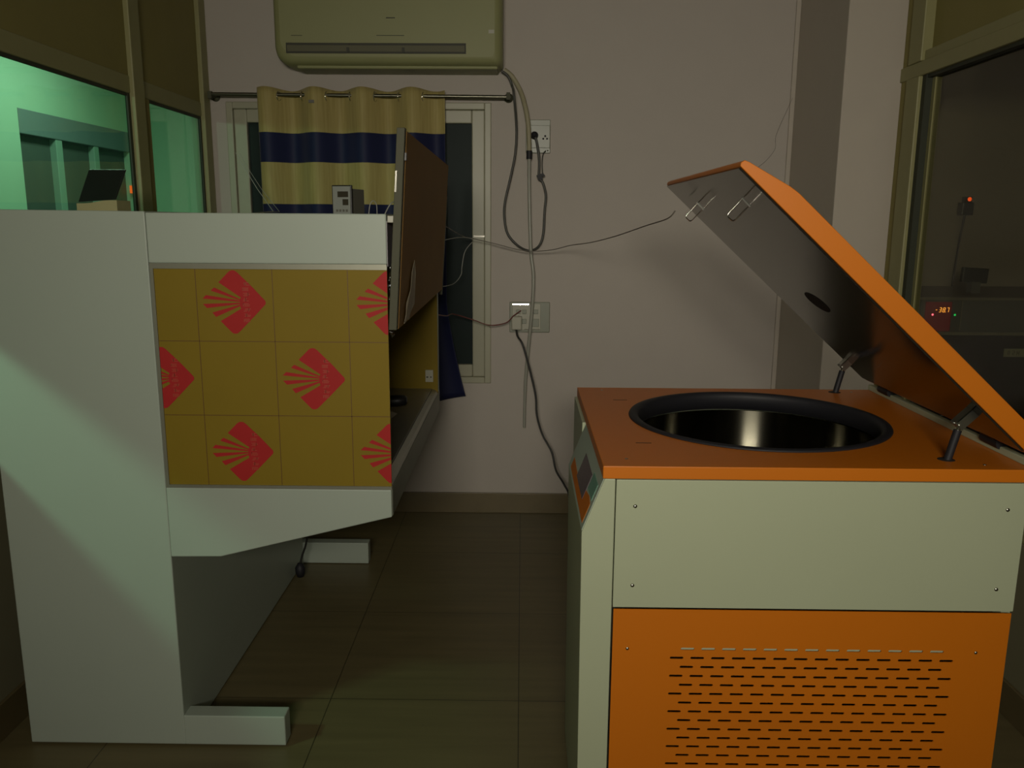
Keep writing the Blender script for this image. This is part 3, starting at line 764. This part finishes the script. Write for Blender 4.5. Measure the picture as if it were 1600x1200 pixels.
for k in range(4):
    a = k*PI/2 + 0.6
    b = MB(); c_, s_ = math.cos(a), math.sin(a)
    b.obox((bcx+c_*0.15,bcy+s_*0.15,0.80), (c_,s_,0), (-s_,c_,0), (0,0,1), 0.055, 0.02, 0.018)
    b.lathe([(0,0.86), (0.048,0.86), (0.050,0.85), (0.050,0.73), (0,0.72)], (bcx+c_*0.225,bcy+s_*0.225,0), 24)
    part(b, 'bucket', M['dullchrome'], ro)
# lid
tip = Vector((0.421,0,1.612)); hin = Vector((1.058,0,1.030)); le = (hin-tip); LL = le.length; le.normalize(); ln = Vector((-le.z,0,le.x))   # outward (up-right)
if ln.z < 0: ln = -ln
LY0, LY1 = MY0+0.002, MY1
def lid_pt(u, t, y): q = tip+le*u+ln*t; return (q.x, y, q.z)
prof = [(0.004,0.0), (0.0,0.006), (0.002,0.014), (0.012,0.018), (0.105,0.040), (0.125,0.0425), (LL-0.01,0.042), (LL,0.036), (LL,0.0)]
b = MB(); n = len(prof)
vs = [lid_pt(u,t,LY0) for u, t in prof]+[lid_pt(u,t,LY1) for u, t in prof]
fs = [tuple(range(n)), tuple(range(2*n-1,n-1,-1))]+[(i,n+i,n+(i+1) % n,(i+1) % n) for i in range(n)]
b.add(vs, fs); lid = part(b, 'lid', M['orange'], cf, 0.0015, label='orange hinged lid propped open')
def lidbox(u0, u1, y0, y1, t0, t1):
    b = MB(); vs = [lid_pt(u,t,y) for t in (t0,t1) for u, y in ((u0,y0),(u1,y0),(u1,y1),(u0,y1))]
    b.add(vs, [(0,3,2,1),(4,5,6,7),(0,1,5,4),(1,2,6,5),(2,3,7,6),(3,0,4,7)]); return b
ln_ = part(lidbox(0.006, LL-0.015, LY0+0.006, LY1-0.004, -0.004, -0.0002), 'lid_liner', M['liner'], lid, 0.001)
# viewing port in the middle of the liner
b = MB(); vs = []
for k in range(32):
    a = 2*PI*k/32; vs.append(lid_pt(0.452+0.036*math.cos(a), -0.0045, 2.12+0.062*math.sin(a)))
b.add(vs, [tuple(range(32))]); part(b, 'viewing_port', M['holeshade'], lid)
# U-shaped chrome strikers standing out of the liner, over the two slots of the top plate
for yc in (1.858, 2.33):
    P = [lid_pt(u, t, yc) for u, t in ((0.083,-0.004), (0.083,-0.046), (0.0845,-0.0505), (0.088,-0.053), (0.099,-0.053), (0.1025,-0.0505), (0.104,-0.046), (0.104,-0.004))]
    o = part(MB().tube(P, 0.0016, 8), 'striker', M['chrome'], lid)
    part(lidbox(0.080, 0.107, yc-0.004, yc+0.004, -0.0065, -0.004), 'striker_base', M['dullchrome'], o)
# struts
for (yy, x0) in ((2.468,0.948), (1.744,0.923)):
    sl = part(MB().lathe([(0,0.0006), (0.017,0.0006), (0.018,0.0), (0,-0.001)], (x0,yy,1.0), 24), 'strut_slot', M['holeshade'], cf)
    st = part(MB().tube([(x0,yy,0.985), (x0+0.012,yy,1.040), (x0+0.018,yy,1.066)], 0.0085, 14), 'gas_strut', M['rubber'], cf, label='black gas strut holding the lid')
    part(MB().tube([(x0+0.017,yy,1.062), (x0+0.022,yy,1.083)], 0.005, 12), 'rod', M['chrome'], st)
    # chrome bracket from the rod end up to the liner
    p0 = Vector((x0+0.016,yy,1.078)); p1 = Vector((x0+0.072,yy,1.134)); d = (p1-p0).normalized(); nrm = Vector((-d.z,0,d.x))
    b = MB()
    for s in (-1, 1): b.obox((p0+p1)/2+Vector((0,s*0.010,0)), d, (0,1,0), nrm, (p1-p0).length/2+0.004, 0.0015, 0.011)
    b.obox((p0+p1)/2+nrm*0.010, d, (0,1,0), nrm, (p1-p0).length/2, 0.0115, 0.0012)
    b.tube([p0+Vector((0,-0.014,0)), p0+Vector((0,0.014,0))], 0.004, 10)
    part(b, 'lid_bracket', M['dullchrome'], lid)
# hinge bar with black hinge blocks
hb = part(MB().box((1.066,MY0-0.001,1.000), (1.082,MY1,1.016)), 'hinge_bar', M['cream'], cf, 0.002)
for yy in (2.39, 1.83):
    b = MB(); b.tube([(1.070,yy-0.035,1.022), (1.070,yy+0.035,1.022)], 0.0135, 14); b.obox((1.060,yy,1.034), le, (0,1,0), ln, 0.014, 0.030, 0.006)
    part(b, 'hinge', M['rubber'], hb)

# ================================================================== WALL FITTINGS AND CABLES
def screwheads(root, pts, y):
    for x, z in pts: part(MB().lathe([(0,-0.002), (0.003,-0.001), (0.004,0.001), (0,0.002)], (x,y,z), 10, ax='y'), 'screw', M['chrome'], root)
sb = thing('socket_board', 'grey upper socket plate on the back wall with a black plug in it', 'socket', (0.07,WY,1.905))
part(MB().box((0.012,WY-0.012,1.826), (0.130,WY,1.982)), 'back_box', M['plate'], sb, 0.003)
fp = part(MB().box((0.030,WY-0.017,1.850), (0.128,WY-0.012,1.955)), 'face_plate', M['plate'], sb, 0.002)
b = MB()
for x, z, r_ in ((0.105,1.905,0.005), (0.096,1.893,0.0045), (0.114,1.893,0.0045)): b.lathe([(0,-0.001), (r_,-0.001), (r_,0.0), (0,0)], (x,WY-0.017,z), 12, ax='y')
part(b, 'pin_holes', M['black'], fp)
screwheads(sb, ((0.040,1.945), (0.020,1.838), (0.118,1.838)), WY-0.013)
s2 = thing('switch_board', 'cream lower switchboard on the back wall with a white adaptor plugged in', 'switchboard', (0.03,WY,1.03))
part(MB().box((-0.062,WY-0.014,0.955), (0.140,WY,1.108)), 'back_box', M['plate'], s2, 0.004)
part(MB().box((-0.048,WY-0.020,0.968), (0.094,WY-0.014,1.100)), 'face_plate', M['plug'], s2, 0.002)
b = MB(); b.obox((-0.006,WY-0.0215,1.0965), (1,0,0), (0,1,-0.128), (0,0.128,1), 0.040, 0.0015, 0.0026); part(b, 'glint_lip', M['chrome'], s2)  # chrome strip added and tilted to mirror the lamp as a glint
for x, z, w_, h_ in ((-0.018,1.060,0.022,0.022), (0.012,1.060,0.022,0.022), (0.070,1.060,0.024,0.022), (0.012,1.012,0.022,0.024), (0.066,1.005,0.040,0.040)):
    part(MB().box((x-w_/2,WY-0.0245,z-h_/2), (x+w_/2,WY-0.020,z+h_/2)), 'switch', M['plate'], s2, 0.002)
part(MB().box((0.012,WY-0.0215,0.9715), (0.090,WY-0.020,0.9735)), 'plate_edge', M['chrome'], s2)
ad = thing('plug_adaptor', 'white plug adaptor pushed into the left of the lower switchboard', 'adaptor', (-0.022,WY-0.03,0.99))
part(MB().box((-0.052,WY-0.060,0.972), (0.000,WY-0.0205,1.040)), 'adaptor_body', M['plug'], ad, 0.006)
YC = 4.10
def wire(name, label, pts, r, mtl, y=YC, k=6, cat='cable'):
    P = [p if len(p) == 3 else (p[0], y, p[1]) for p in pts]
    o = MB().tube(smooth_path(P, k), r, 8).build(name, M[mtl]); return tag(o, label, cat)
bk = thing('power_cable', 'thick grey cable looping down from the air conditioner to the upper socket', 'cable', (0,YC,1.37))
P = [(-0.106,YC,2.196), (-0.074,YC,2.172), (-0.054,YC,2.127), (-0.046,YC-0.05,2.083), (-0.033,YC,1.938), (-0.038,YC,1.821), (-0.062,YC,1.701), (-0.086,YC,1.596), (-0.089,YC,1.52), (-0.073,YC,1.444), (-0.029,YC,1.392), (0.018,YC+0.02,1.364), (0.052,YC+0.02,1.365), (0.083,YC,1.389), (0.101,YC,1.445), (0.106,YC,1.552), (0.111,YC,1.627), (0.095,YC,1.687), (0.082,YC,1.700)]
part(MB().tube(smooth_path(P,5), 0.0058, 8), 'cord', M['greycable'], bk)
b = MB(); b.obox((0.080,YC,1.712), (1,0,0.4), (0,1,0), (-0.4,0,1), 0.012, 0.009, 0.013); b.obox((0.096,YC,1.722), (1,0,0.8), (0,1,0), (-0.8,0,1), 0.006, 0.006, 0.009)
part(b, 'joint', M['rubber'], bk)
part(MB().tube(smooth_path([(0.076,YC,1.722), (0.077,YC,1.792), (0.066,YC,1.865), (0.056,YC-0.0,1.900)],5), 0.0062, 8), 'cord', M['greycable'], bk)
b = MB(); b.lathe([(0,-0.05), (0.012,-0.046), (0.017,-0.020), (0.019,0.0), (0,0.0)], (0.053,WY-0.0172,1.908), 16, ax='y'); part(b, 'plug', M['rubber'], bk)
part(MB().tube(smooth_path([(0.094,YC,1.716), (0.091,YC+0.01,1.777), (0.096,YC+0.02,1.821), (0.110,WY-0.02,1.838)],5), 0.0026, 6), 'earth_wire', M['greycable'], bk)
dp = thing('drain_hose', 'beige hose running down from the air conditioner corner to a taped joint', 'hose', (0.03,4.11,1.83))
part(MB().tube(smooth_path([(-0.094,4.132,2.206), (-0.056,4.132,2.176), (-0.016,4.125,2.110), (0.010,4.10,2.026), (0.024,4.095,1.939), (0.029,4.095,1.821)],6), [0.0115]*31, 12), 'hose', M['drain'], dp)
part(MB().tube([(0.029,4.095,1.834), (0.029,4.095,1.795)], 0.014, 12), 'tape', M['rubber'], dp)
part(MB().tube(smooth_path([(0.029,4.097,1.800), (0.031,4.11,1.642), (0.041,4.11,1.368), (0.055,4.105,1.243), (0.051,4.10,1.086), (0.035,4.105,0.894), (0.021,4.12,0.698), (0.017,4.125,0.465)],6), [0.0085]*38+[0.0075]*5, 10), 'tail_tube', M['clear'], dp)
part(MB().tube(smooth_path([(-0.026,4.075,0.975), (-0.020,4.06,0.945), (0.006,4.04,0.905), (0.042,4.03,0.782), (0.072,4.02,0.654), (0.079,4.01,0.557), (0.109,4.0,0.459), (0.155,3.98,0.377), (0.175,3.95,0.294), (0.212,3.90,0.24), (0.236,3.80,0.195), (0.230,3.6,0.02), (0.235,2.9,0.012), (0.26,2.51,0.10)], 6), 0.0052, 8), 'power_cord', M['cable'], cf)
wire('red_wire', 'thin dark red wire sagging from the sash to the lower switchboard', [(-0.352,3.464,1.115), (-0.335,3.7,1.085), (-0.327,3.95,1.065), (-0.234,4.0,1.032), (-0.156,4.0,1.007), (-0.078,4.05,1.013), (-0.041,4.08,1.045), (-0.005,4.12,1.066)], 0.0026, 'redwire', cat='wire')
wire('twisted_wire', 'long thin grey wire strung from the sash across to the open lid', [(-0.318,3.482,1.48), (-0.278,3.9,1.434), (-0.233,4.0,1.420), (-0.141,4.0,1.400), (0.012,4.0,1.365), (0.133,3.95,1.371), (0.215,3.8,1.397), (0.28,3.5,1.417), (0.34,3.1,1.45), (0.40,2.75,1.49), (0.435,2.55,1.512), (0.452,2.515,1.535)], 0.0020, 'twist', cat='wire')
wire('short_wire', 'short white wire joining the long grey wire beside the sash', [(-0.321,3.482,1.425), (-0.29,3.7,1.430), (-0.262,3.9,1.427), (-0.236,3.98,1.420)], 0.0016, 'white', cat='wire')
wire('curled_wire', 'fine white wire curling down in front of the dark right window pane', [(-0.230,3.95,1.412), (-0.266,3.9,1.366), (-0.281,3.9,1.298), (-0.287,3.9,1.254), (-0.316,3.85,1.218), (-0.332,3.482,1.232)], 0.0016, 'white', cat='wire')
wire('lid_wire', 'fine wire rising from the lid up the wall towards the pier', [(1.284,4.14,2.10), (1.25,4.12,2.03), (1.17,4.0,1.90), (1.05,3.6,1.80), (0.80,3.0,1.68), (0.50,2.53,1.60)], 0.0007, 'twist', cat='wire')

# ================================================================== DARK ROOM BEHIND THE RIGHT GLASS
FY = 3.47
fz = thing('freezer', 'dark laboratory freezer with a glowing red minus 38.7 readout behind the glass', 'freezer', (2.2,3.8,0))
part(MB().box((1.60,FY+0.02,0.02), (2.9,4.12,1.050)), 'body', M['fzblack'], fz, 0.004)
part(MB().box((1.612,FY+0.001,0.06), (2.88,FY+0.02,1.045)), 'door', M['fzblack'], fz, 0.004)
part(MB().box((1.60,FY+0.003,1.058), (2.9,4.12,1.196)), 'control_head', M['freezer'], fz, 0.003)
part(MB().box((1.60,FY-0.004,1.193), (2.9,FY+0.02,1.202)), 'top_trim', M['fztrim'], fz)
part(MB().box((1.60,FY-0.006,1.046), (2.9,FY+0.02,1.058)), 'bottom_trim', M['fztrim'], fz)
part(MB().box((1.60,FY+0.02,1.196), (2.9,4.12,1.203)), 'top_sheet', M['fztop'], fz)
part(MB().box((1.832,FY+0.001,1.066), (1.835,FY+0.004,1.188)), 'panel_seam', M['fztrim'], fz)
dw = part(MB().box((1.682,FY-0.001,1.062), (1.790,FY+0.004,1.184)), 'readout_window', M['readout'], fz)
# seven-segment digits  - 3 8 . 7
def seg(b, x, z, code, w_=0.0082, h_=0.018, t_=0.0019, sl=0.18, y=None):
    y = FY-0.0015
    S = {'a': ((0,h_),(w_,h_)), 'b': ((w_,h_),(w_,h_/2)), 'c': ((w_,h_/2),(w_,0)), 'd': ((0,0),(w_,0)), 'e': ((0,h_/2),(0,0)), 'f': ((0,h_),(0,h_/2)), 'g': ((0,h_/2),(w_,h_/2))}
    for c in code:
        (xa,za),(xb,zb) = S[c]
        if za == zb: q = [(x+xa+sl*za+t_*0.3,z+za-t_/2), (x+xb+sl*zb-t_*0.3,z+zb-t_/2), (x+xb+sl*zb-t_*0.3,z+zb+t_/2), (x+xa+sl*za+t_*0.3,z+za+t_/2)]
        else: q = [(x+xa+sl*za-t_/2,z+za-t_*0.3), (x+xa+sl*za+t_/2,z+za-t_*0.3), (x+xb+sl*zb+t_/2,z+zb+t_*0.3), (x+xb+sl*zb-t_/2,z+zb+t_*0.3)]
        b.prism(q, 'y', y, y+0.0005)
b = MB()
seg(b, 1.7220, 1.142, 'g', w_=0.0075); seg(b, 1.7375, 1.142, 'abgcd'); seg(b, 1.7530, 1.142, 'abcdefg'); seg(b, 1.7690, 1.142, 'abc')
b.box((1.7642,FY-0.0020,1.1408), (1.7664,FY-0.0010,1.1430))
part(b, 'digits', M['digit'], dw)
part(MB().lathe([(0,-0.002), (0.0035,-0.001), (0.0042,0), (0,0)], (1.7135,FY-0.001,1.131), 14, ax='y'), 'red_light', M['redled'], dw)
part(MB().lathe([(0,-0.002), (0.0038,-0.001), (0.0046,0), (0,0)], (1.808,FY+0.003,1.130), 14, ax='y'), 'green_light', M['grnled'], fz)
lb = part(MB().box((2.028,FY-0.0005,0.955), (2.130,FY+0.001,0.990)), 'label', M['label'], fz)
b = MB()
for x0, x1, z0, z1 in ((2.044,2.046,0.963,0.981), (2.050,2.052,0.963,0.981), (2.046,2.050,0.979,0.981), (2.064,2.073,0.979,0.981), (2.071,2.073,0.972,0.981), (2.064,2.073,0.971,0.973), (2.064,2.066,0.963,0.972), (2.064,2.073,0.963,0.965), (2.082,2.084,0.963,0.981), (2.090,2.092,0.963,0.981), (2.084,2.090,0.971,0.973)): b.box((x0,FY-0.001,z0), (x1,FY-0.0004,z1))
part(b, 'label_print', M['labtxt'], lb)
bx_ = thing('dark_box', 'small dark box standing tilted on top of the freezer', 'box', (2.0,3.72,1.203))
b = MB(); b.obox((2.003,3.72,1.280), (1,0,-0.06), (0,1,0), (0.06,0,1), 0.056, 0.012, 0.033); part(b, 'case', M['darkscr'], bx_, 0.003)
part(MB().box((1.985,3.70,1.203), (2.025,3.74,1.252)), 'stand', M['freezer'], bx_)
wl = thing('wall_adaptor', 'black adaptor with a red light on the far wall of the dark room', 'adaptor', (2.14,WY-0.03,1.60))
part(MB().box((2.110,WY-0.06,1.545), (2.165,WY-0.010,1.605)), 'adaptor_body', M['darkscr'], wl, 0.004)
part(MB().lathe([(0,-0.004), (0.008,-0.003), (0.010,0), (0,0)], (2.140,WY-0.060,1.620), 14, ax='y'), 'red_light', M['redled2'], wl)
part(MB().box((2.128,WY-0.060,1.600), (2.152,WY-0.010,1.632)), 'light_mount', M['darkscr'], wl)
part(MB().tube(smooth_path([(2.138,WY-0.035,1.55), (2.125,WY-0.035,1.42), (2.105,WY-0.06,1.30), (2.09,WY-0.08,1.205)]), 0.005, 8), 'lead', M['cable'], wl)
